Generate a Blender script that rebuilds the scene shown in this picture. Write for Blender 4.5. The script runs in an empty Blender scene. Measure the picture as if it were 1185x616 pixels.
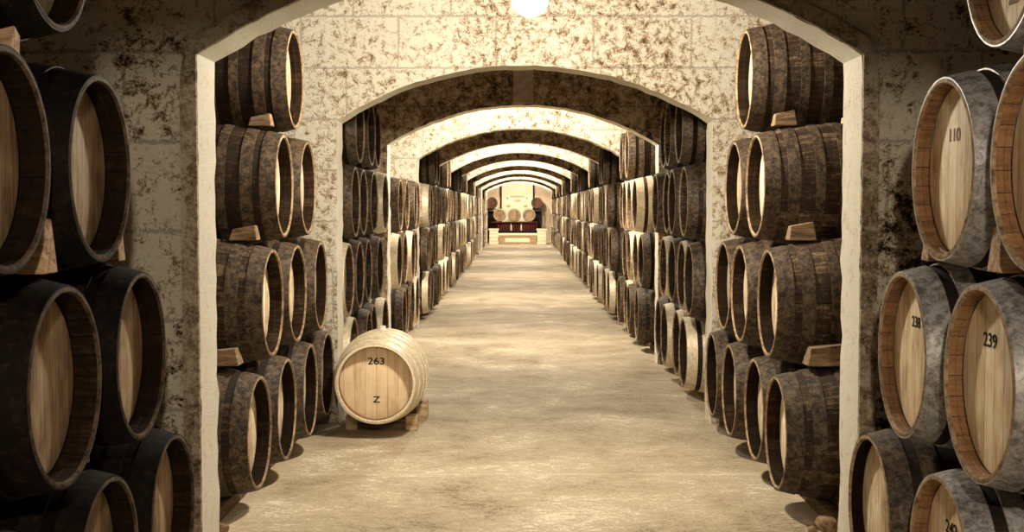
import bpy, bmesh, math, random
from mathutils import Vector, Matrix
random.seed(7)
PI = math.pi
col = bpy.context.scene.collection
sc = bpy.context.scene

# ------------------------------------------------------------------ node helpers
class NT:
    def __init__(s, name, rough=0.8, spec=0.3, metal=0.0):
        s.m = bpy.data.materials.new(name); s.m.use_nodes = True
        s.t = s.m.node_tree; s.t.nodes.clear()
        s.out = s.t.nodes.new('ShaderNodeOutputMaterial')
        s.b = s.t.nodes.new('ShaderNodeBsdfPrincipled')
        s.t.links.new(s.b.outputs[0], s.out.inputs[0])
        s.b.inputs['Roughness'].default_value = rough
        s.b.inputs['Specular IOR Level'].default_value = spec
        s.b.inputs['Metallic'].default_value = metal
    def n(s, kind, **kw):
        nd = s.t.nodes.new(kind)
        for k, v in kw.items(): setattr(nd, k, v)
        return nd
    def link(s, a, b): s.t.links.new(a, b)
    def val(s, sock, v):
        if hasattr(v, 'is_output') or isinstance(v, bpy.types.NodeSocket): s.link(v, sock)
        else: sock.default_value = v
    def math(s, op, a, b=0.0, c=None, clamp=False):
        nd = s.n('ShaderNodeMath', operation=op, use_clamp=clamp)
        s.val(nd.inputs[0], a); s.val(nd.inputs[1], b)
        if c is not None: s.val(nd.inputs[2], c)
        return nd.outputs[0]
    def coords(s, kind='Object', scale=(1, 1, 1), rnd=False):
        tc = s.n('ShaderNodeTexCoord').outputs[kind]
        mp = s.n('ShaderNodeMapping'); mp.inputs['Scale'].default_value = scale
        s.link(tc, mp.inputs[0])
        o = mp.outputs[0]
        if rnd:
            r = s.n('ShaderNodeObjectInfo').outputs['Random']
            r = s.math('MULTIPLY', r, 37.0)
            va = s.n('ShaderNodeVectorMath', operation='ADD'); s.link(o, va.inputs[0]); s.link(r, va.inputs[1])
            o = va.outputs[0]
        return o
    def noise(s, vec, scale, detail=6, rough=0.6, dist=0.0):
        nd = s.n('ShaderNodeTexNoise'); s.link(vec, nd.inputs['Vector'])
        nd.inputs['Scale'].default_value = scale; nd.inputs['Detail'].default_value = detail
        nd.inputs['Roughness'].default_value = rough; nd.inputs['Distortion'].default_value = dist
        return nd.outputs[0]
    def ramp(s, fac, stops):
        nd = s.n('ShaderNodeValToRGB'); s.val(nd.inputs[0], fac)
        e = nd.color_ramp.elements
        while len(e) > 1: e.remove(e[-1])
        e[0].position = stops[0][0]; e[0].color = (*stops[0][1], 1)
        for p, c in stops[1:]:
            x = e.new(p); x.color = (*c, 1)
        return nd.outputs[0]
    def mix(s, fac, a, b, mode='MIX'):
        nd = s.n('ShaderNodeMix', data_type='RGBA', blend_type=mode)
        s.val(nd.inputs[0], fac)
        for sock, v in ((nd.inputs[6], a), (nd.inputs[7], b)):
            if isinstance(v, tuple): sock.default_value = (*v, 1)
            else: s.link(v, sock)
        return nd.outputs[2]
    def color(s, c):
        if isinstance(c, tuple): s.b.inputs['Base Color'].default_value = (*c, 1)
        else: s.link(c, s.b.inputs['Base Color'])
        return s
    def bump(s, h, strength=0.4, dist=0.02):
        nd = s.n('ShaderNodeBump'); nd.inputs['Strength'].default_value = strength
        nd.inputs['Distance'].default_value = dist
        s.link(h, nd.inputs['Height']); s.link(nd.outputs[0], s.b.inputs['Normal'])
        return s

def g(v): return (v, v, v)

def mat_plaster(name, pale, mid, dark, lo=0.36, md=0.47, hi=0.58, scale=5.0, course=True, bumpS=0.8, big=0.5):
    t = NT(name, 0.92, 0.15)
    v = t.coords()
    n1 = t.noise(v, scale, 10, 0.75, 0.5)
    n2 = t.noise(v, scale * 5, 8, 0.8, 0.6)
    n3 = t.noise(v, 0.9, 4, 0.6)
    f = t.math('ADD', t.math('MULTIPLY', n1, 0.62), t.math('MULTIPLY', n2, 0.38))
    f = t.math('ADD', f, t.math('MULTIPLY', t.math('SUBTRACT', n3, 0.5), big))
    c = t.ramp(f, [(lo, dark), (md, mid), (hi, pale)])
    if course:   # faint block joints with worn edges
        sx = t.n('ShaderNodeSeparateXYZ'); t.link(v, sx.inputs[0])
        wob = t.math('MULTIPLY', t.math('SUBTRACT', n1, 0.5), 0.10)
        z = t.math('ADD', sx.outputs[2], wob)
        fr = t.math('FRACT', t.math('MULTIPLY', z, 1 / 0.42))
        j = t.math('LESS_THAN', fr, 0.045)
        row = t.math('FLOOR', t.math('MULTIPLY', z, 1 / 0.42))
        xx = t.math('ADD', t.math('ADD', sx.outputs[0], t.math('MULTIPLY', row, 0.37)), wob)
        frx = t.math('FRACT', t.math('MULTIPLY', xx, 1 / 0.8))
        j2 = t.math('LESS_THAN', frx, 0.02)
        jj = t.math('MULTIPLY', t.math('MAXIMUM', j, j2), t.math('GREATER_THAN', n1, 0.47))
        c = t.mix(t.math('MULTIPLY', jj, 0.4), c, dark)
    t.color(c)
    t.bump(t.math('ADD', n1, t.math('MULTIPLY', n2, 0.6)), bumpS, 0.03)
    return t.m

def mat_staves(name, dark, mid, pale, n_st=26, lo=0.35, hi=0.66, rough=0.7, var=0.5, gapk=0.25):
    """stave wood on a barrel body whose axis is local X"""
    t = NT(name, rough, 0.25)
    tc = t.n('ShaderNodeTexCoord').outputs['Object']
    sx = t.n('ShaderNodeSeparateXYZ'); t.link(tc, sx.inputs[0])
    ang = t.math('ARCTAN2', sx.outputs[1], sx.outputs[2])
    a = t.math('MULTIPLY', t.math('ADD', ang, PI), n_st / (2 * PI))
    cell = t.math('FLOOR', a); fr = t.math('FRACT', a)
    rnd = t.n('ShaderNodeObjectInfo').outputs['Random']
    wn = t.n('ShaderNodeTexWhiteNoise', noise_dimensions='2D')
    cb = t.n('ShaderNodeCombineXYZ'); t.link(cell, cb.inputs[0]); t.link(t.math('MULTIPLY', rnd, 91.0), cb.inputs[1])
    t.link(cb.outputs[0], wn.inputs['Vector'])
    v = t.coords('Object', (2.0, 16, 16), True)
    grain = t.noise(v, 3.0, 8, 0.75, 0.3)
    v2 = t.coords('Object', (3.0, 1, 1), True)
    blot = t.noise(v2, 15.0, 8, 0.8, 0.3)
    f = t.math('ADD', t.math('MULTIPLY', grain, 0.6), t.math('MULTIPLY', blot, 0.4))
    f = t.math('ADD', f, t.math('MULTIPLY', t.math('SUBTRACT', wn.outputs[0], 0.5), 0.16 * var * 2))
    f = t.math('ADD', f, t.math('MULTIPLY', t.math('SUBTRACT', rnd, 0.5), 0.12))
    c = t.ramp(f, [(lo, dark), ((lo + hi) / 2, mid), (hi, pale)])
    gap = t.math('LESS_THAN', t.math('ABSOLUTE', t.math('SUBTRACT', fr, 0.5)), 0.482)
    c = t.mix(gap, tuple(x * gapk for x in dark), c)
    t.color(c)
    t.bump(t.math('ADD', t.math('MULTIPLY', gap, 0.8), t.math('MULTIPLY', grain, 0.6)), 0.6, 0.006)
    return t.m

def mat_head(name, dark, mid, pale, plank=0.085, stain=0.6):
    """planked barrel head, planks upright"""
    t = NT(name, 0.7, 0.2)
    tc = t.n('ShaderNodeTexCoord').outputs['Object']
    sx = t.n('ShaderNodeSeparateXYZ'); t.link(tc, sx.inputs[0])
    y = t.math('MULTIPLY', sx.outputs[1], 1 / plank)
    cell = t.math('FLOOR', y); fr = t.math('FRACT', y)
    rnd = t.n('ShaderNodeObjectInfo').outputs['Random']
    wn = t.n('ShaderNodeTexWhiteNoise', noise_dimensions='2D')
    cb = t.n('ShaderNodeCombineXYZ'); t.link(cell, cb.inputs[0]); t.link(t.math('MULTIPLY', rnd, 53.0), cb.inputs[1])
    t.link(cb.outputs[0], wn.inputs['Vector'])
    grain = t.noise(t.coords('Object', (14, 14, 1.3), True), 3.2, 8, 0.65, 0.5)
    blot = t.noise(t.coords('Object', (1, 1, 1), True), 6.0, 5, 0.6, 0.4)
    f = t.math('ADD', t.math('MULTIPLY', grain, 0.55), t.math('MULTIPLY', blot, 0.45))
    f = t.math('ADD', f, t.math('MULTIPLY', t.math('SUBTRACT', wn.outputs[0], 0.5), 0.16))
    c = t.ramp(f, [(0.33, dark), (0.47, mid), (0.62, pale)])
    gap = t.math('LESS_THAN', t.math('ABSOLUTE', t.math('SUBTRACT', fr, 0.5)), 0.485)
    c = t.mix(gap, tuple(x * 0.5 for x in dark), c)
    t.color(c)
    t.bump(t.math('ADD', gap, t.math('MULTIPLY', grain, 0.5)), 0.35, 0.004)
    return t.m

def mat_hoop(name, dark, pale, rough=0.5, metal=0.6, lo=0.38, hi=0.62):
    t = NT(name, rough, 0.4, metal)
    n1 = t.noise(t.coords('Object', (1, 1, 1), True), 26, 8, 0.8, 0.4)
    c = t.ramp(n1, [(lo, dark), (hi, pale)])
    t.color(c)
    t.bump(n1, 0.15, 0.002)
    return t.m

def mat_plain_wood(name, dark, pale, scale=(1, 8, 8)):
    t = NT(name, 0.8, 0.2)
    n1 = t.noise(t.coords('Object', scale, True), 5, 7, 0.7, 0.5)
    t.color(t.ramp(n1, [(0.35, dark), (0.62, pale)])); t.bump(n1, 0.5, 0.006)
    return t.m

# walls
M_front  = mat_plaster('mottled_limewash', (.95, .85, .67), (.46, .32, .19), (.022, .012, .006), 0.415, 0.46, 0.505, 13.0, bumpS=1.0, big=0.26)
M_pale   = mat_plaster('pale_limewash', (.90, .84, .70), (.56, .42, .26), (.12, .062, .03), 0.405, 0.46, 0.51, 15.0, bumpS=1.0, big=0.14)
M_unlit  = mat_plaster('unlit_wall_stone', (.84, .68, .48), (.36, .24, .14), (.03, .017, .008), 0.41, 0.48, 0.56, 9.0, big=0.3)  # darker colour paints in the shade on odd arch fronts without a lamp
M_reveal = mat_plaster('whitewashed_reveal', (.94, .89, .76), (.74, .61, .42), (.24, .14, .07), 0.33, 0.39, 0.46, 14.0, course=False, bumpS=0.8, big=0.12)
M_lit_patch = mat_plaster('pale_lit_patch', (.80, .70, .54), (.62, .48, .33), (.20, .12, .07), 0.30, 0.42, 0.54, 9.0, course=False)
M_trim   = mat_plaster('stained_edge_render', (.62, .52, .39), (.28, .20, .12), (.03, .018, .01), 0.37, 0.46, 0.55, 13.0, course=False, big=0.3)
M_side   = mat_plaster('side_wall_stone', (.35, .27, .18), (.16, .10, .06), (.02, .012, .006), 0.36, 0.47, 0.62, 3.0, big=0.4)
# floor
def mat_floor():
    t = NT('worn_concrete', 0.78, 0.25)
    v = t.coords()
    n1 = t.noise(v, 1.1, 8, 0.65, 0.4)
    n2 = t.noise(t.coords('Object', (1.0, 2.2, 1)), 9, 9, 0.75, 0.8)
    n3 = t.noise(v, 45, 4, 0.7)
    f = t.math('ADD', t.math('MULTIPLY', n1, 0.45), t.math('MULTIPLY', n2, 0.35))
    f = t.math('ADD', f, t.math('MULTIPLY', n3, 0.3))
    f = t.math('SUBTRACT', f, 0.05)
    c = t.ramp(f, [(0.395, (.19, .14, .085)), (0.45, (.38, .305, .20)), (0.54, (.50, .42, .295)), (0.60, (.80, .72, .57))])
    sx = t.n('ShaderNodeSeparateXYZ'); t.link(v, sx.inputs[0])
    # transverse pour joints
    yy = t.math('ADD', sx.outputs[1], t.math('MULTIPLY', t.math('SUBTRACT', n1, 0.5), 0.12))
    fr = t.math('FRACT', t.math('MULTIPLY', yy, 1 / 4.2))
    j = t.math('LESS_THAN', fr, 0.012)
    c = t.mix(t.math('MULTIPLY', j, 0.22), c, (.80, .70, .52))
    # rougher dirty margins under the stacks
    ax = t.math('ABSOLUTE', t.math('SUBTRACT', sx.outputs[0], 0.04))
    edge = t.math('ADD', ax, t.math('MULTIPLY', t.math('SUBTRACT', n2, 0.5), 0.28))
    e = t.math('MULTIPLY', t.math('SUBTRACT', edge, 1.52), 9.0, clamp=True)
    c = t.mix(t.math('MULTIPLY', e, 0.55), c, (.62, .50, .34))
    crack = t.math('LESS_THAN', t.math('ABSOLUTE', t.math('SUBTRACT', n2, 0.5)), 0.006)
    c = t.mix(t.math('MULTIPLY', crack, 0.35), c, (.16, .10, .05))
    t.color(c)
    t.bump(t.math('ADD', t.math('MULTIPLY', n2, 0.8), t.math('ADD', t.math('MULTIPLY', n3, 0.35), t.math('MULTIPLY', e, 0.3))), 0.55, 0.012)
    return t.m
M_floor = mat_floor()
M_ceil = mat_plaster('dark_vault_boards', (.16, .11, .07), (.07, .045, .025), (.012, .008, .004), 0.36, 0.5, 0.66, 3.0, course=False)
# barrels
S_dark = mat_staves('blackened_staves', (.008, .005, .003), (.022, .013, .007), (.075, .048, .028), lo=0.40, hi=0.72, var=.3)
S_shade = mat_staves('shaded_staves', (.004, .0025, .0015), (.008, .005, .003), (.045, .028, .016), lo=0.45, hi=0.74)
S_dkchime = mat_staves('dark_chime', (.007, .004, .002), (.016, .009, .005), (.05, .03, .017), lo=0.36, hi=0.70, var=.2)
for _m in (S_shade, S_dkchime, S_dark):
    _b = [n for n in _m.node_tree.nodes if n.type == 'BSDF_PRINCIPLED'][0]
    _b.inputs['Roughness'].default_value = .85; _b.inputs['Specular IOR Level'].default_value = .06
S_pale = mat_staves('sun_bleached_staves', (.16, .11, .06), (.46, .36, .24), (.80, .70, .52), lo=0.33, hi=0.60)
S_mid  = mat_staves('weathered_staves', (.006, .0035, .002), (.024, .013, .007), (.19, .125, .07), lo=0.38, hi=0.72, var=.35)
S_old  = mat_staves('aged_staves', (.009, .005, .003), (.045, .026, .014), (.30, .21, .125), lo=0.38, hi=0.70, var=.35)
S_new  = mat_staves('fresh_oak_staves', (.62, .50, .32), (.76, .65, .45), (.88, .80, .62), lo=0.25, hi=0.66, var=0.2, gapk=.7)
S_chime = mat_staves('bare_oak_chime', (.11, .05, .022), (.26, .135, .06), (.38, .22, .11), lo=0.34, hi=0.66, var=.2)
E_lit = mat_plain_wood('lit_end_grain', (.10, .06, .03), (.42, .30, .18), (4, 4, 4))  # rim rings paler than the staves: their lit edge is put into the colour
E_new = mat_plain_wood('fresh_end_grain', (.60, .48, .30), (.88, .78, .58), (12, 12, 12))
E_blk = mat_plain_wood('dark_end_grain', (.012, .007, .004), (.12, .08, .048), (4, 4, 4))
EG = {'fresh_oak_staves': E_new, 'shaded_staves': E_blk}
H_tan  = mat_head('tan_oak_head', (.17, .095, .045), (.42, .28, .155), (.60, .45, .27))
H_brn = mat_head('brown_oak_head', (.12, .07, .035), (.30, .20, .115), (.46, .34, .21))
H_red = mat_head('dark_reddish_head', (.05, .018, .012), (.11, .045, .03), (.20, .09, .06))
H_pale = mat_head('pale_oak_head', (.42, .27, .14), (.74, .57, .36), (.90, .78, .56))
H_dark = mat_head('dusty_oak_head', (.28, .19, .11), (.64, .50, .33), (.90, .79, .60))
H_new  = mat_head('fresh_oak_head', (.60, .42, .24), (.77, .58, .36), (.86, .70, .47))
K_shade = mat_hoop('shaded_hoop', (.005, .003, .002), (.035, .022, .014), 0.75, 0.0, 0.5, 0.75)
_b = [n for n in K_shade.node_tree.nodes if n.type == 'BSDF_PRINCIPLED'][0]; _b.inputs['Specular IOR Level'].default_value = .12
K_dark = mat_hoop('blackened_hoop', (.012, .008, .005), (.10, .075, .05), 0.5, 0.3, 0.45, 0.72)
K_gal  = mat_hoop('galvanised_hoop', (.13, .115, .105), (.46, .44, .43), 0.5, 0.3, 0.40, 0.60)
K_rust = mat_hoop('weathered_hoop', (.014, .008, .004), (.20, .135, .08), 0.65, 0.1, 0.42, 0.70)
K_new  = mat_hoop('pale_hoop', (.55, .45, .30), (.85, .76, .58), 0.5, 0.2)
M_wedge = mat_plain_wood('wedge_wood', (.20, .10, .05), (.62, .42, .25))
M_wedge2 = mat_plain_wood('old_wedge_wood', (.06, .035, .018), (.34, .23, .14))
M_beam = mat_plain_wood('skid_timber', (.05, .03, .018), (.22, .15, .09), (1, 8, 8))
M_block = mat_plain_wood('block_wood', (.28, .17, .08), (.62, .46, .28))
M_ink = NT('black_stencil_ink', 0.8, 0.1).color((.012, .008, .006)).m
M_faded = NT('faded_ink', 0.8, 0.1).color((.22, .15, .10)).m
M_bung = NT('white_bung', 0.7, 0.2).color((.86, .80, .66)).m
M_black = NT('black_iron', 0.6, 0.3, 0.4).color((.015, .012, .010)).m
M_cream = mat_plaster('cream_panel', (.93, .88, .66), (.86, .78, .55), (.62, .50, .30), 0.15, 0.26, 0.42, 6.0, course=False, bumpS=0.1, big=0.05)
M_blush = mat_plaster('blush_wall', (.90, .70, .52), (.78, .56, .38), (.45, .28, .16), 0.22, 0.36, 0.5, 4.0, course=False, bumpS=0.2, big=0.1)
M_red = NT('dark_red_glass', 0.25, 0.5).color((.11, .012, .014)).m
M_redwood = mat_plain_wood('red_brown_wood', (.06, .015, .010), (.20, .06, .04))
M_letter = NT('rust_lettering', 0.7, 0.2).color((.62, .24, .10)).m
M_mark = NT('grey_green_marks', 0.7, 0.2).color((.28, .27, .20)).m
M_ochre = NT('ochre_marks', 0.7, 0.2).color((.60, .42, .18)).m
M_rock = mat_plaster('rubble_stone', (.62, .46, .30), (.36, .23, .13), (.08, .045, .025), 0.34, 0.46, 0.6, 14.0, course=False)
def mat_emit(name, c, s):
    m = bpy.data.materials.new(name); m.use_nodes = True; t = m.node_tree; t.nodes.clear()
    o = t.nodes.new('ShaderNodeOutputMaterial'); e = t.nodes.new('ShaderNodeEmission')
    e.inputs[0].default_value = (*c, 1); e.inputs[1].default_value = s; t.links.new(e.outputs[0], o.inputs[0])
    return m

# ------------------------------------------------------------------ object helpers
def tag(o, label=None, cat=None, group=None, kind=None):
    if label: o['label'] = label
    if cat: o['category'] = cat
    if group: o['group'] = group
    if kind: o['kind'] = kind
    return o
def empty(name, loc, rz=0):
    o = bpy.data.objects.new(name, None); col.objects.link(o)
    o.empty_display_size = 0.1
    o.location = loc; o.rotation_euler = (0, 0, rz); return o
def obj(name, bm, mats, parent=None, smooth=None, loc=None):
    bmesh.ops.recalc_face_normals(bm, faces=bm.faces)
    me = bpy.data.meshes.new(name); bm.to_mesh(me); bm.free()
    for m in (mats if isinstance(mats, (list, tuple)) else [mats]): me.materials.append(m)
    if smooth is not None:
        me.polygons.foreach_set('use_smooth', [True] * len(me.polygons))
        me.set_sharp_from_angle(angle=math.radians(smooth))
    o = bpy.data.objects.new(name, me); col.objects.link(o)
    if parent is not None: o.parent = parent
    if loc is not None: o.location = loc
    return o
def add_box(bm, x0, x1, y0, y1, z0, z1, mi=0, bevel=0.0):
    vs = [bm.verts.new((x, y, z)) for x in (x0, x1) for y in (y0, y1) for z in (z0, z1)]
    fs = []
    for q in ((0, 1, 3, 2), (4, 6, 7, 5), (0, 4, 5, 1), (2, 3, 7, 6), (0, 2, 6, 4), (1, 5, 7, 3)):
        f = bm.faces.new([vs[i] for i in q]); f.material_index = mi; fs.append(f)
    if bevel:
        es = list({e for f in fs for e in f.edges})
        bmesh.ops.bevel(bm, geom=es, offset=bevel, segments=2, affect='EDGES', profile=0.6)
def lathe_x(bm, prof, seg, mi=0, closed=False, caps=False):
    """revolve (x, r) profile about local X"""
    rings = []
    for x, r in prof:
        rings.append([bm.verts.new((x, r * math.sin(2 * PI * k / seg), r * math.cos(2 * PI * k / seg))) for k in range(seg)])
    pairs = list(zip(rings, rings[1:]))
    if closed: pairs.append((rings[-1], rings[0]))
    for a, b in pairs:
        for k in range(seg):
            f = bm.faces.new((a[k], a[(k + 1) % seg], b[(k + 1) % seg], b[k])); f.material_index = mi
    if caps:
        for r in (rings[0], rings[-1]):
            f = bm.faces.new(r); f.material_index = mi
def lathe_z(bm, prof, seg, cx=0, cy=0, mi=0, caps=True):
    rings = []
    for r, z in prof:
        rings.append([bm.verts.new((cx + r * math.cos(2 * PI * k / seg), cy + r * math.sin(2 * PI * k / seg), z)) for k in range(seg)])
    for a, b in zip(rings, rings[1:]):
        for k in range(seg):
            f = bm.faces.new((a[k], a[(k + 1) % seg], b[(k + 1) % seg], b[k])); f.material_index = mi
    if caps:
        for r in (rings[0], rings[-1]):
            f = bm.faces.new(r); f.material_index = mi

# ------------------------------------------------------------------ barrels
L0, R0, RH0 = 1.14, 0.415, 0.33
def rad(t, L, R, RH): return (R - .009) - (R - .009 - RH) * (abs(2 * t / L)) ** 1.9
HOOPS = ((0.0, .085), (.125, .19), (.27, .32), (.40, .45))     # fractions of L measured from each end
def body_bm(bm, L, R, RH, seg, mi_out=0, mi_chime=1, recess=.075, th=.019, mi_end=2):
    n = 18 if seg > 30 else 8
    prof = [(-L / 2 + L * i / n, rad(-L / 2 + L * i / n, L, R, RH)) for i in range(n + 1)]
    k0 = len(bm.faces)
    lathe_x(bm, prof, seg, mi_out)
    for s in (-1, 1):
        ri = RH - th
        lathe_x(bm, [(s * L / 2, RH), (s * (L / 2 + .003), RH - .005), (s * (L / 2 + .003), ri + .005), (s * (L / 2 - .008), ri)], seg, mi_end)
        lathe_x(bm, [(s * (L / 2 - .008), ri), (s * (L / 2 - recess * .55), ri + .001), (s * (L / 2 - recess * .6), ri - .004), (s * (L / 2 - recess), ri + .001)], seg, mi_chime)
    bmesh.ops.remove_doubles(bm, verts=bm.verts, dist=1e-5)
def head_bm(bm, L, RH, side, seg, mi=0, recess=.075, th=.019):
    x = side * (L / 2 - recess); r = RH - th + .0005
    lathe_x(bm, [(x, r - .012), (x + side * -.004, r), (x - side * .022, r)], seg, mi, caps=True)
def hoop_bm(bm, L, R, RH, a, b, side, seg, mi=0, th=.006):
    t0 = side * (L / 2 - a * L); t1 = side * (L / 2 - b * L); tm = (t0 + t1) / 2
    r0, rm, r1 = rad(t0, L, R, RH), rad(tm, L, R, RH), rad(t1, L, R, RH)
    lathe_x(bm, [(t0, r0 - .003), (t0, r0 + th), (tm, rm + th), (t1, r1 + th), (t1, r1 - .003)], seg, mi, closed=True)
def barrel(style, loc, rz, seg=56, L=L0, R=R0, RH=RH0, parts=True, bung=True, rec=.07):
    """axis along local X, aisle-side head at local -X; origin at the base below the middle"""
    S, CH, H, K, KE = style
    if parts:
        root = empty('barrel', loc, rz)
        bm = bmesh.new(); body_bm(bm, L, R, RH, seg, recess=rec); obj('barrel_body', bm, [S, CH, EG.get(S.name, E_lit)], root, 35, (0, 0, R))
        for s in (-1, 1):
            bm = bmesh.new(); head_bm(bm, L, RH, s, seg, recess=rec); obj('barrel_head', bm, H, root, 35, (0, 0, R))
            for i, (a, b) in enumerate(HOOPS):
                bm = bmesh.new(); hoop_bm(bm, L, R, RH, a, b, s, seg)
                obj('hoop', bm, KE if i < 2 else K, root, 35, (0, 0, R))
        if bung:
            bm = bmesh.new(); lathe_z(bm, [(.028, R - .01), (.026, R + .022), (.02, R + .026)], 14)
            obj('bung', bm, M_bung if style[0] is S_new else M_block, root, 35, (0, 0, R))
        return root
    bm = bmesh.new(); body_bm(bm, L, R, RH, seg, 0, 1, mi_end=5)
    for s in (-1, 1):
        head_bm(bm, L, RH, s, seg, 2)
        for i, (a, b) in enumerate(HOOPS): hoop_bm(bm, L, R, RH, a, b, s, seg, 4 if i < 2 else 3)
    bmesh.ops.translate(bm, verts=bm.verts, vec=(0, 0, R))
    o = obj('barrel', bm, [S, CH, H, K, KE, E_lit], None, 35)
    o.location = loc; o.rotation_euler = (0, 0, rz)
    return o
def copy_tree(o, parent=None):
    c = o.copy(); col.objects.link(c)
    if parent is not None: c.parent = parent
    for ch in list(o.children): copy_tree(ch, c)
    return c
class Proto:
    """first placement uses the prototype itself, later ones copy it"""
    def __init__(s, style, **kw): s.style = style; s.kw = kw; s.o = None
    def put(s, loc, rz, label, group, roll=True):
        if s.o is None:
            s.o = barrel(s.style, loc, rz, **s.kw); o = s.o
        else:
            o = copy_tree(s.o)
            for k in ('group',):
                if k in o: del o[k]
        o.location = loc; o.rotation_euler = (0, 0, rz)
        if roll and s.kw.get('parts', True):
            a = random.uniform(-.2, .2)
            for ch in o.children:
                if ch.name.startswith(('barrel_body', 'hoop', 'bung')): ch.rotation_euler = (a, 0, 0)
                elif ch.name.startswith('barrel_head'): ch.rotation_euler = (random.uniform(-.25, .25), 0, 0)
        tag(o, label, 'barrel', group)
        return o
def put_text(o, txt, size, mat, yc, zc, xoff, R, rot=0, name='painted_number'):
    """flat painted characters on the aisle-side head (outward = local -X)"""
    cu = bpy.data.curves.new('txt', 'FONT'); cu.body = txt; cu.size = size; cu.align_x = 'CENTER'; cu.align_y = 'CENTER'
    cu.offset = size * .012; cu.extrude = .0006
    tmp = bpy.data.objects.new('txt', cu); col.objects.link(tmp)
    bpy.context.view_layer.update()
    me = bpy.data.meshes.new_from_object(tmp.evaluated_get(bpy.context.evaluated_depsgraph_get()))
    bpy.data.objects.remove(tmp)
    # text plane XY facing +Z  ->  facing -X, upright +Z, reading direction -Y
    me.transform(Matrix.Diagonal((1.22, 1, 1, 1)))
    me.transform(Matrix.Rotation(rot, 4, 'Z'))
    me.transform(Matrix(((0, 0, -1, 0), (-1, 0, 0, 0), (0, 1, 0, 0), (0, 0, 0, 1))))
    me.materials.clear(); me.materials.append(mat)
    t = bpy.data.objects.new(name, me); col.objects.link(t); t.parent = o
    t.location = (xoff - .001, yc, R + zc)
    return t

ORD = ['', 'first', 'second', 'third', 'fourth', 'fifth', 'sixth', 'seventh', 'eighth', 'ninth', 'tenth', 'eleventh', 'twelfth', 'thirteenth', 'fourteenth']
ROW = ['', 'bottom row', 'second row', 'third row', 'top row']
XC = 0.05
HL, HR = -1.50, 1.55          # head planes left / right in the near bays

def place(proto, side, d, z, head_x, label, group, L=L0, R=R0, jit=.018):
    jx = random.uniform(-jit, jit)
    cx = head_x + side * L / 2 + jx
    rz = 0 if side > 0 else PI
    rz += random.uniform(-.012, .012)
    return proto.put((cx, d, z - R), rz, label, group)

# wedge of wood on a barrel crest
def wedge(name, x, y, z, lx, w0, w1, h, label, group=None, rz=0, mat=None, lean=0.0):
    bm = bmesh.new()
    vs = []
    for (zz, w) in ((0, w0), (h, w1)):
        for sx in (-1, 1):
            for sy in (-1, 1):
                k = .82 if zz else 1
                vs.append(bm.verts.new((sx * lx / 2 * k + lean * (zz > 0), sy * w / 2, zz + (.012 * sx if zz else 0))))
    for q in ((0, 1, 3, 2), (4, 6, 7, 5), (0, 4, 5, 1), (2, 3, 7, 6), (0, 2, 6, 4), (1, 5, 7, 3)):
        bm.faces.new([vs[i] for i in q])
    bmesh.ops.bevel(bm, geom=list(bm.edges), offset=.004, segments=1, affect='EDGES')
    o = obj(name, bm, mat or M_wedge, None, 30); o.location = (x, y, z); o.rotation_euler = (0, 0, rz)
    tag(o, label, 'wedge', group); return o

# --- bay 0: both foreground stacks
near_L = Proto((S_shade, S_dkchime, H_brn, K_shade, K_shade), seg=72, rec=.09)  # staves, rims and hoops coloured near black to carry this stack's shade
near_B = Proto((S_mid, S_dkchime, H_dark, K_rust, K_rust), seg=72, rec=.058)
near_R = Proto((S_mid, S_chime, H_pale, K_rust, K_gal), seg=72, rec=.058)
Z1 = .474; DZ = .7325
rows0 = {-1: [(1, [5.44, 4.58, 3.72]), (2, [5.01, 4.14, 3.27]), (3, [4.56, 3.70]), (4, [4.13])],
          1: [(1, [5.44, 4.61, 3.77]), (2, [5.06, 4.22, 3.37]), (3, [4.64, 3.80]), (4, [4.22])]}
HX = {(1, 1, 0): 1.525, (1, 2, 0): 1.543, (1, 2, 1): 1.537, (1, 4, 0): 1.60}
lab0 = {
 (-1, 1, 0): 'dark oak barrel in left foreground stack, bottom row, right beside the arch pillar',
 (-1, 1, 1): 'dark oak barrel in left foreground, bottom row, only its worn top edge showing',
 (-1, 1, 2): 'dark oak barrel at bottom left corner of the picture, barely showing',
 (-1, 2, 0): 'dark oak barrel in left foreground stack, second row, beside the arch pillar',
 (-1, 2, 1): 'dark oak barrel with narrow tan head, left foreground, second row, nearer of two',
 (-1, 2, 2): 'dark oak barrel at the left picture edge, second row, body only',
 (-1, 3, 0): 'dark oak barrel in left foreground stack, third row, tan head fully in view',
 (-1, 3, 1): 'dark oak barrel cut by left picture edge, third row, nearest large rim',
 (-1, 4, 0): 'dark oak barrel at the top left corner, only its lower rim showing',
 (1, 1, 0): 'brown oak barrel in right foreground stack, bottom row, beside the white arch pillar',
 (1, 1, 1): 'oak barrel painted 242 in right foreground stack, bottom row, grey hoops',
 (1, 1, 2): 'oak barrel at the bottom right corner of the picture, barely showing',
 (1, 2, 0): 'oak barrel painted 238 with grey metal hoops, right foreground, second row',
 (1, 2, 1): 'oak barrel painted 239 with grey metal hoops, right foreground, second row',
 (1, 2, 2): 'oak barrel at right picture edge, second row, hardly in view',
 (1, 3, 0): 'oak barrel with faint 110 on pale head, grey hoops, right foreground, third row',
 (1, 3, 1): 'oak barrel cut by right picture edge, third row, brown inner rim',
 (1, 4, 0): 'oak barrel at top right corner, pale head with faded letters, top row',
}
near_objs = {}
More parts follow.
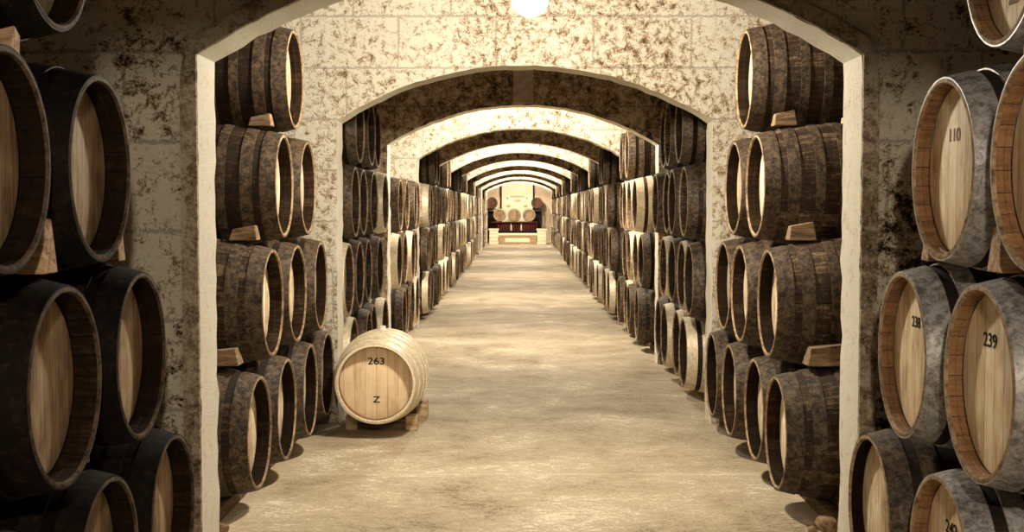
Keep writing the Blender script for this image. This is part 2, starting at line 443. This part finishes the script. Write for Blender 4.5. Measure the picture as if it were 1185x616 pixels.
for side, rows in rows0.items():
    for r, ds in rows:
        for i, d in enumerate(ds):
            key = (side, r, i)
            if key in ((-1, 2, 2), (1, 2, 2)): continue
            z = Z1 + (r - 1) * DZ
            if key == (-1, 4, 0): z += .04
            p = near_L if side < 0 else near_B if (r, i) == (1, 0) else near_R
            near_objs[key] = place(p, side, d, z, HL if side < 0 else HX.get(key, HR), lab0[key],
                                   'barrels of the left foreground stack' if side < 0 else 'barrels of the right foreground stack', jit=.008)
# bottom-row barrel beside the right pillar is browner, others grey-hooped
hx = -(L0 / 2 - .058) - .0006
def clear_rot(o):
    for ch in o.children:
        if ch.name.startswith('barrel_head'): ch.rotation_euler = (0, 0, 0)
for k in near_objs: clear_rot(near_objs[k])
put_text(near_objs[(1, 2, 0)], '238', .062, M_ink, -.01, .13, hx, R0)
put_text(near_objs[(1, 2, 1)], '239', .068, M_ink, .04, .14, hx, R0)
put_text(near_objs[(1, 1, 1)], '242', .068, M_ink, .025, .13, hx, R0)
put_text(near_objs[(1, 3, 0)], '110', .068, M_faded, .03, .125, hx, R0)
put_text(near_objs[(1, 4, 0)], 'NV', .12, M_faded, .02, -.10, hx, R0, rot=PI / 2, name='painted_letters')

# --- bay 1: pyramid of ten on each side
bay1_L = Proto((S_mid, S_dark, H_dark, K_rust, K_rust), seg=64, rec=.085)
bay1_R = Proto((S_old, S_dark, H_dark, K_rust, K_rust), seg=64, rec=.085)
for side, p in ((-1, bay1_L), (1, bay1_R)):
    sname = 'left' if side < 0 else 'right'
    for r in range(1, 5):
        n = 5 - r
        for i in range(n):
            d = 7.36 + .43 * (r - 1) + .86 * i
            z = Z1 + (r - 1) * DZ
            if n == 1: lb = f'oak barrel alone on top of the {sname} pyramid between first and second arches'
            else: lb = f'oak barrel, {ROW[r]}, {ORD[i+1]} from front, {sname} pyramid between first and second arches'
            o = place(p, side, d, z, HL - .01 if side < 0 else HR - .02, lb, f'barrels of the {sname} pyramid behind the first arch')
            clear_rot(o)

# --- wedges on crests, bays 0 and 1
WG = 'wooden wedges between stacked barrels'
for side, hxx in ((-1, HL), (1, HR)):
    sname = 'left' if side < 0 else 'right'
    D = {1: (4.58, 4.61), 2: (4.14, 4.22), 22: (5.01, 5.06), 3: (3.70, 3.80)}
    q = 0 if side < 0 else 1
    for (r, key, phi, xo, lx, h, w, lab) in (
        (1, 1, 0, .13, .10, .14, .10, f'small wooden wedge on {sname} foreground bottom-row barrel, under second row'),
        (2, 2, 0, .09, .12, .17, .12, f'wooden wedge between third-row barrels of {sname} foreground stack'),
        (2, 22, 0, .12, .10, .14, .09, f'pale wooden wedge on second-row barrel nearest pillar, {sname} foreground'),
        (3, 3, .50, .08, .09, .085, .09, f'wooden wedge below the top barrel of {sname} foreground stack')):
        rr0 = rad(L0 / 2 - xo - lx / 2 - .02, L0, R0, RH0) + .008
        o = wedge('wooden_wedge', hxx + side * (xo + .01), D[key][q] + rr0 * math.sin(phi), Z1 + (r - 1) * DZ + rr0 * math.cos(phi), lx, w, w * .6, h, lab, WG)
        o.rotation_euler = (-phi, 0, 0)
    for (r, d, xo, lx, h, w) in ((1, 7.34, .27, .30, .115 if side > 0 else .085, .15), (2, 7.79, .19, .17, .10 if side > 0 else .08, .13), (3, 8.22, .17, .15, .09 if side > 0 else .07, .12)):
        z = Z1 + (r - 1) * DZ + rad(max(0, L0 / 2 - xo - lx / 2), L0, R0, RH0) + .007
        wedge('wooden_wedge', hxx + side * xo, d - .02, z, lx, w, w * .55, h,
              f'wooden wedge on front crest of {ROW[r]} in {sname} pyramid behind first arch', WG, mat=M_wedge2)

# --- bays 2..9 individual, 10..13 as stuff
P = [1.6, 5.9, 10.4, 14.4, 18.7, 22.8, 26.9, 31.1, 35.3, 39.5, 43.7, 47.9, 52.1, 56.3, 60.5]
TH = .34
SC = .8 / .84
LF, RF, RHF = L0 * SC, .40, .40 * RH0 / R0
mids = [Proto((S_mid, S_mid, H_dark, K_rust, K_rust), seg=44, L=LF, R=RF, RH=RHF, bung=False),
        Proto((S_old, S_mid, H_dark, K_rust, K_new), seg=44, L=LF, R=RF, RH=RHF, bung=False),
        Proto((S_dark, S_mid, H_tan, K_rust, K_rust), seg=44, L=LF, R=RF, RH=RHF, bung=False)]
fars = [Proto((S_mid, S_mid, H_dark, K_rust, K_new), seg=28, L=LF, R=RF, RH=RHF, parts=False),
        Proto((S_old, S_mid, H_dark, K_new, K_rust), seg=28, L=LF, R=RF, RH=RHF, parts=False)]
far_dark = Proto((S_dark, S_mid, H_tan, K_dark, K_dark), seg=28, L=LF, R=RF, RH=RHF, parts=False)
pale = Proto((S_pale, S_old, H_dark, K_rust, K_new), seg=44, L=LF, R=RF, RH=RHF, bung=False)
def bay_slots(k):
    a, b = P[k] + TH + .01, P[k + 1] - .01
    s = min(.845, (b - a - 2 * RF) / 3.5 - .001)
    s = max(s, .803)
    dz = math.sqrt((2 * RF + .004) ** 2 - (s / 2) ** 2)
    last = b - RF - .002
    for r in range(1, 5):
        n = 4 if r < 4 else 3
        off = 0 if r % 2 else s / 2
        for i in range(n):
            j = n - 1 - i           # i = 0 nearest the camera
            yield r, i + 1, last - off - s * j, .46 + dz * (r - 1)
def head_plane(k, side):
    o = {2: 0.0, 3: .05}.get(k, .10 if k < 9 else .04 if k < 10 else -.02)
    return (HL + o) if side < 0 else (HR - o - .02)
for k in range(2, 10):
    for side in (-1, 1):
        sname = 'left' if side < 0 else 'right'
        for r, i, d, z in bay_slots(k):
            if r == 4 and (k == 3 and side < 0 or k > 2 and i < 2): continue
            if k <= 4: p = random.choices(mids, (4, 3, 2))[0] if r < 4 else mids[2]
            else: p = random.choice(fars) if r < 4 else far_dark
            if (k, side, r, i) in ((2, -1, 2, 1), (2, -1, 1, 1), (3, 1, 3, 2), (3, 1, 2, 3), (4, -1, 3, 1), (4, 1, 2, 2)): p = pale
            lb = f'oak barrel, {ROW[r]}, {ORD[i]} from front, {sname} stack just beyond {ORD[k]} arch'
            place(p, side, d, z, head_plane(k, side), lb, f'stacked barrels on the {sname} beyond the {ORD[k]} arch', LF, RF, .03)
bm = bmesh.new()
for k in range(10, 14):
    for side in (-1, 1):
        for r, i, d, z in bay_slots(k):
            if r == 4 and i < 3: continue
            t = bmesh.new(); body_bm(t, LF, RF, RHF, 16, mi_end=2); head_bm(t, LF, RHF, -1, 16, 2); head_bm(t, LF, RHF, 1, 16, 2)
            for s in (-1, 1):
                for q, (a, b) in enumerate(HOOPS): hoop_bm(t, LF, RF, RHF, a, b, s, 16, 3)
            bmesh.ops.translate(t, verts=t.verts, vec=(head_plane(k, side) + side * LF / 2 + random.uniform(-.03, .03), d, z))
            me = bpy.data.meshes.new('t'); t.to_mesh(me); t.free(); bm.from_mesh(me); bpy.data.meshes.remove(me)
o = obj('distant_barrels', bm, [S_mid, S_mid, H_dark, K_rust], None, 35)
tag(o, 'tiny distant oak barrels stacked along both sides at the far end', 'barrels', None, 'stuff')

# timber rails under the bottom rows
for k in range(0, 14):
    a, b = (3.2, 5.88) if k == 0 else (P[k] + TH + .02 + (.7 if k == 1 else 0), P[k + 1] - .02)
    for side in (-1, 1):
        sname = 'left' if side < 0 else 'right'
        far = k >= 2
        hp = head_plane(k, side) if far else (HL if side < 0 else HR)
        L, R, RH = (LF, RF, RHF) if far else (L0, R0, RH0)
        zc = .46 if far else Z1
        for q, xo in ((0, .25), (1, L - .25)):
            h = zc - rad(L / 2 - .25 - .08, L, R, RH) - .007
            x = hp + side * xo
            bm = bmesh.new(); add_box(bm, x - .045, x + .045, a, b, 0, h, 0, .006)
            o = obj('timber_rail', bm, M_beam)
            where = 'in the foreground' if k == 0 else f'just beyond {ORD[k]} arch'
            tag(o, f'dark timber rail under {sname} barrels {where}, {"aisle" if q == 0 else "wall"} side', 'timber rail', 'timber rails under the barrel stacks')

# ------------------------------------------------------------------ free standing barrel 263
fb_R, fb_RH, fb_L = .375, .305, 1.08
new = Proto((S_new, S_chime, H_new, K_new, K_new), seg=80, L=fb_L, R=fb_R, RH=fb_RH, rec=.08)
fb = new.put((-1.105, 9.66 + fb_L / 2, .437 - fb_R), PI / 2, 'pale new oak barrel painted 263 lying alone at the left aisle edge', None, roll=False)
fx = -(fb_L / 2 - .08) - .0006
put_text(fb, '263', .075, M_ink, 0, .165, fx, fb_R)
put_text(fb, 'Z', .07, M_ink, 0, -.135, fx, fb_R, name='painted_letter')
for y, h, hb, dx, lab in ((10.14, .055, .118, .19, 'short wooden beam with square end blocks under the front of barrel 263'), (10.66, .095, .165, .235, 'short wooden beam with end block under the rear of barrel 263')):
    rt = empty('wooden_cradle', (-1.105, y, 0))
    bm = bmesh.new(); add_box(bm, -dx - .005, dx + .005, -.05, .05, 0, h, 0, .004); obj('beam', bm, M_beam, rt)
    for s in (-1, 1):
        a, b = s * (dx + .006), s * (dx + .10)
        bm = bmesh.new(); add_box(bm, min(a, b), max(a, b), -.06, .06, 0, hb, 0, .006)
        obj('end_block', bm, M_block, rt)
    tag(rt, lab, 'wooden support')

# ------------------------------------------------------------------ room shell
SPZ, CRZ, WH = 2.51, 2.965, 1.55
RISE = CRZ - SPZ; ARC_R = (WH * WH + RISE * RISE) / (2 * RISE); ACZ = CRZ - ARC_R
def arch_pts(xc=XC, W=WH, n=40, jit=0.0, rnd=random.Random(3), extra=0.0):
    """outline of the opening from left foot over the crown to right foot"""
    pts = []
    m = 26
    for i in range(m): pts.append((xc - W - extra, SPZ * i / m))
    th = math.asin(WH / ARC_R)
    for i in range(n + 1):
        a = -th + 2 * th * i / n
        pts.append((xc + (ARC_R + extra) * math.sin(a), ACZ + (ARC_R + extra) * math.cos(a)))
    for i in range(m - 1, -1, -1): pts.append((xc + W + extra, SPZ * i / m))
    if jit: pts = [(x + rnd.uniform(-jit, jit), max(0, z + (rnd.uniform(-jit, jit) if z > 0.01 else 0))) for x, z in pts]
    return pts
XO, ZT = 3.1, 3.9
def arch_wall(name, d, th, mats, jit=.006, seed=1):
    rnd = random.Random(seed)
    bm = bmesh.new()
    fp = arch_pts(jit=jit, rnd=rnd); bp = [(x + rnd.uniform(-jit, jit) * .5, z) for x, z in fp]
    F = [bm.verts.new((x, d, z)) for x, z in fp]; B = [bm.verts.new((x, d + th, z)) for x, z in bp]
    n = len(F)
    for i in range(n - 1):
        f = bm.faces.new((F[i], F[i + 1], B[i + 1], B[i])); f.material_index = 1
    # outer outline points matched to each opening point
    m = 26
    def outer(i, x, z):
        if i < m: return (-XO, ZT * (i / m))
        if i >= n - m: return (XO, ZT * ((n - 1 - i) / m))
        return (-XO + 2 * XO * (i - m) / (n - 1 - 2 * m), ZT)
    for ring, y in ((F, d), (B, d + th)):
        O = []
        for i, v in enumerate(ring):
            ox, oz = outer(i, v.co.x, v.co.z); O.append(bm.verts.new((ox, y, oz)))
        for i in range(n - 1):
            f = bm.faces.new((ring[i], ring[i + 1], O[i + 1], O[i])); f.material_index = 0
    o = obj(name, bm, mats, None, 40)
    return tag(o, kind='structure')
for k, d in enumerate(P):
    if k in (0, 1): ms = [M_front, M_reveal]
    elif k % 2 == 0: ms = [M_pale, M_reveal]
    else: ms = [M_unlit, M_reveal]
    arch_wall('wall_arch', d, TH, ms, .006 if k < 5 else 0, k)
bm = bmesh.new(); add_box(bm, -.06, .17, 14.375, 14.42, 2.975, 3.45, 0, .01)  # pale block standing in for a lit patch above the third arch
tag(obj('lit_patch_block', bm, M_lit_patch), kind='structure')
# rendered edge band around the first arch, standing slightly proud
bm = bmesh.new()
inn = arch_pts(); outp = arch_pts(extra=.075)
vi = [[bm.verts.new((x, y, z)) for x, z in ring] for ring in (inn, outp) for y in (5.875, 5.905)]
n = len(inn)
for i in range(n - 1):
    for a, b in ((0, 2), (1, 3), (0, 1), (2, 3)):
        bm.faces.new((vi[a][i], vi[a][i + 1], vi[b][i + 1], vi[b][i]))
tag(obj('trim_1', bm, M_trim), kind='structure')

def box_struct(name, args, mat):
    bm = bmesh.new(); add_box(bm, *args); return tag(obj(name, bm, mat), kind='structure')
box_struct('floor', (-XO - .1, XO + .1, -4, 65, -.12, 0), M_floor)
box_struct('ceiling', (-XO - .1, XO + .1, -4, 65, ZT, ZT + .1), M_ceil)
box_struct('wall_left', (-XO - .1, -XO, -4, 65, 0, ZT), M_side)
box_struct('wall_right', (XO, XO + .1, -4, 65, 0, ZT), M_side)
box_struct('wall_far', (-XO, XO, 64.0, 64.1, 0, ZT), M_blush)

# ------------------------------------------------------------------ hanging globe lamps
E_near = mat_emit('warm_globe_glow', (1.0, .90, .73), 800.0)
E_near0 = mat_emit('dimmer_globe_glow', (1.0, .87, .68), 1050.0)
E_far = mat_emit('distant_globe_glow', (1.0, .90, .73), 1150.0)
def globe_lamp(x, y, z, em, label, r=.115):
    rt = empty('globe_lamp', (x, y, z - r))
    bm = bmesh.new(); bmesh.ops.create_uvsphere(bm, u_segments=20, v_segments=12, radius=r)
    bmesh.ops.translate(bm, verts=bm.verts, vec=(0, 0, r)); obj('globe', bm, em, rt, 60)
    bm = bmesh.new(); lathe_z(bm, [(.05, 2 * r - .008), (.05, 2 * r + .03), (.02, 2 * r + .045), (.008, 2 * r + .05), (.008, ZT - z + r - .01), (.06, ZT - z + r - .01), (.06, ZT - z + r)], 16)
    obj('lamp_rod', bm, M_black, rt, 40)
    tag(rt, label, 'lamp', 'globe lamps down the cellar'); return rt
globe_lamp(.075, 8.1, 3.13, E_near, 'glowing round lamp at the top of the picture, between first and second arches')
globe_lamp(.2, -.9, 3.17, E_near0, 'round lamp hanging behind the viewer, out of the picture')
for k, y in ((3, 16.4), (5, 24.8), (7, 33.1), (9, 41.5), (11, 49.9), (13, 58.4)):
    globe_lamp(.05, y, 3.32, E_far, f'round lamp hidden above the aisle just beyond {ORD[k]} arch')

globe_lamp(.05, 61.9, 3.32, mat_emit('end_fill_glow', (1.0, .88, .68), 300.0), 'unseen round lamp added to brighten the far end display')  # extra lamp out of view, added to brighten the end panel
# ------------------------------------------------------------------ far end display
def tbox(name, a, mat, parent=None, bevel=0.0):
    bm = bmesh.new(); add_box(bm, *a, 0, bevel); return obj(name, bm, mat, parent)
pn = empty('cream_wall_panel', (-.06, 63.9, 1.0))
tbox('panel_board', (-.79, .79, .0, .06, -.3, 2.2), M_cream, pn)
for x in (-.82, .82): tbox('edge_strip', (x - .035, x + .035, -.02, .05, -.3, 2.2), M_black, pn)
bm = bmesh.new()
x = -.34
for w in (.045, .03, .05, .04, .05, .025, .05, .045, .04, .05, .03, .045):
    add_box(bm, x, x + w, -.012, .0, 1.30, 1.37 + random.choice((0, .015))); x += w + .017
obj('lettering', bm, M_letter, pn)
bm = bmesh.new(); add_box(bm, -.14, -.08, -.012, 0, 1.06, 1.2); add_box(bm, -.04, .04, -.012, 0, 1.06, 1.2); add_box(bm, .08, .14, -.012, 0, 1.06, 1.2)
obj('lettering', bm, M_ochre, pn)
for xx in (-.50, .48):
    bm = bmesh.new(); vs = [bm.verts.new(p) for p in ((xx - .04, -.01, 1.25), (xx, -.01, 1.18), (xx + .04, -.01, 1.25), (xx, -.01, 1.34))]
    bm.faces.new(vs); r = bmesh.ops.extrude_face_region(bm, geom=bm.faces[:]); bmesh.ops.translate(bm, verts=[v for v in r['geom'] if isinstance(v, bmesh.types.BMVert)], vec=(0, .012, 0))
    obj('diamond_mark', bm, M_mark, pn)
bm = bmesh.new()
for xx in (-.45, .42): add_box(bm, xx - .09, xx + .09, -.012, 0, .80, .92)
obj('lower_marks', bm, M_ochre, pn)
tag(pn, 'cream panel with faded rust lettering on the far end wall', 'wall panel')
# casks on the display
eL, eR, eRH = .8, .33, .28
endp = Proto((S_mid, S_new, H_brn, K_rust, K_new), seg=28, L=eL, R=eR, RH=eRH, parts=False)
for x, w in ((-.94, 'left'), (-.21, 'middle'), (.53, 'right')):
    endp.put((x, 62.5, 1.42 - eR), PI / 2, f'small cask facing the aisle on the far end shelf, {w} of three', 'row of three casks at the far end', roll=False)
endd = Proto((S_dark, S_dark, H_red, K_dark, K_dark), seg=28, L=eL, R=.29, RH=.25, parts=False)
for x, w in ((-1.33, 'left'), (.92, 'right')):
    endd.put((x, 63.35, 2.02 - .29), PI / 2, f'dark cask on a black stand at the {w} of the far end display', 'two raised dark casks at the far end', roll=False)
    st = empty('cask_stand', (x, 63.35, 0))
    for sx in (-1, 1):
        for sy in (-1, 1): tbox('leg', (sx * .2 - .03, sx * .2 + .03, sy * .3 - .03, sy * .3 + .03, 0, 1.69), M_black, st)
    tbox('stand_top', (-.24, .24, -.34, .34, 1.69, 1.727), M_black, st)
    tbox('back_board', (-.22, .22, .28, .31, .2, 1.6), M_black, st)
    tag(st, f'black stand under the dark cask, {w} side of the far end', 'stand')
sh = empty('cask_shelf', (-.2, 62.4, 0))
tbox('shelf_board', (-1.15, 1.15, -.35, .45, 1.05, 1.085), M_redwood, sh)
for x in (-1.1, 0, 1.1): tbox('bracket', (x - .03, x + .03, .3, .42, .0, 1.05), M_redwood, sh)
tbox('back_board', (-1.15, 1.15, .42, .45, .55, 1.05), M_redwood, sh)
tag(sh, 'red brown wooden shelf carrying the three casks at the far end', 'shelf')
tb = empty('low_counter', (-.05, 61.9, 0))
tbox('counter_top', (-1.05, 1.05, -.16, .16, .60, .66), M_black, tb); tbox('counter_front', (-1.0, 1.0, -.12, .12, 0, .60), M_black, tb)
tag(tb, 'black counter below the casks at the far end', 'counter')
for i in range(16):
    bm = bmesh.new(); lathe_z(bm, [(.034, 0), (.038, .02), (.038, .2), (.03, .25), (.013, .28), (.013, .33), (.016, .34)], 12)
    o = obj('wine_bottle', bm, M_bung if i in (5, 9) else M_red, None, 40); o.location = (-.98 + i * .124, 61.85 + (i % 2) * .05, .66)
    tag(o, 'pale bottle on the black counter, ' + ('left' if i == 5 else 'right') + ' one of two pale ones' if i in (5, 9) else 'dark red bottle standing in a row on the far black counter', 'bottle', 'pale bottles on the far counter' if i in (5, 9) else 'dark red bottles on the far counter')
lw = empty('low_wall', (-.05, 61.4, 0))
tbox('coping', (-.95, .95, -.16, .16, .44, .54), M_cream, lw, .01); tbox('wall_base', (-.92, .92, -.12, .12, 0, .44), M_block, lw); tbox('inset_panel', (-.6, .6, -.15, -.12, .10, .30), M_cream, lw, .008)
tag(lw, 'low cream wall with a brown panel in front of the far display', 'low wall')
for x, w in ((-1.2, 'left'), (1.12, 'right')):
    pl = empty('stone_pier', (x, 61.35, 0))
    for q in range(4):
        e = .22 - .012 * (q % 2); tbox('stone_block', (-e, e, -e, e, q * .17, q * .17 + .15), M_cream, pl, .012)
        tbox('mortar_joint', (-e + .03, e - .03, -e + .03, e - .03, q * .17 + .148, q * .17 + .172), M_block, pl)
    tbox('pier_cap', (-.25, .25, -.25, .25, .68, .76), M_cream, pl, .015)
    tag(pl, f'short cream stone pier at the {w} end of the far low wall', 'pier')

# ------------------------------------------------------------------ rubble at the foot of the stacks
rr = random.Random(11)
def rock(x, y, s, label, group):
    bm = bmesh.new(); bmesh.ops.create_icosphere(bm, subdivisions=2, radius=1)
    ax = Vector((rr.uniform(.7, 1.2), rr.uniform(.7, 1.2), rr.uniform(.5, .9))) * s
    cuts = [(Vector((rr.uniform(-1, 1), rr.uniform(-1, 1), rr.uniform(-.6, 1))).normalized(), rr.uniform(.55, .8)) for _ in range(7)]
    for v in bm.verts:
        for nrm, dd in cuts:
            k = v.co.dot(nrm)
            if k > dd: v.co -= nrm * (k - dd)
        v.co = Vector((v.co.x * ax.x, v.co.y * ax.y, v.co.z * ax.z))
    zmin = min(v.co.z for v in bm.verts)
    bmesh.ops.translate(bm, verts=bm.verts, vec=(0, 0, -zmin - .004))
    o = obj('rubble_stone', bm, M_rock, None, 25); o.location = (x, y, 0); o.rotation_euler = (0, 0, rr.uniform(0, 6))
    return tag(o, label, 'stone', group)
for (x, y, s) in ((1.70, 6.86, .075), (1.80, 6.72, .09), (1.62, 6.72, .04), (1.72, 6.60, .055), (1.88, 6.84, .06), (1.63, 6.92, .03), (1.80, 6.50, .045), (1.9, 6.6, .05)):
    rock(x, y, s, 'broken stone in the rubble heap beside the right foot of the first arch', 'rubble beside the right pillar of the first arch')
for (x, y, s) in ((-1.62, 6.80, .06), (-1.70, 6.62, .07), (-1.58, 6.62, .035)):
    rock(x, y, s, 'broken stone on the floor beside the left foot of the first arch', 'rubble beside the left pillar of the first arch')

# ------------------------------------------------------------------ camera, world, view
cam = bpy.data.cameras.new('camera'); co = bpy.data.objects.new('camera', cam); col.objects.link(co)
cam.lens = 1457 * 36 / 1185; cam.sensor_width = 36; cam.sensor_fit = 'HORIZONTAL'
co.location = (0, 0, 1.8)
co.rotation_euler = (math.radians(90 - 2.67), 0, math.radians(.295))
cam.clip_end = 200
sc.camera = co
w = bpy.data.worlds.new('cellar_air'); sc.world = w; w.use_nodes = True
w.node_tree.nodes['Background'].inputs[0].default_value = (1, .85, .65, 1)
w.node_tree.nodes['Background'].inputs[1].default_value = .03
sc.view_settings.view_transform = 'Standard'; sc.view_settings.look = 'None'
sc.view_settings.gamma = 1; sc.view_settings.use_curve_mapping = False
sc.view_settings.exposure = 0.15
sc.cycles.use_denoising = True
sc.cycles.sample_clamp_indirect = 6
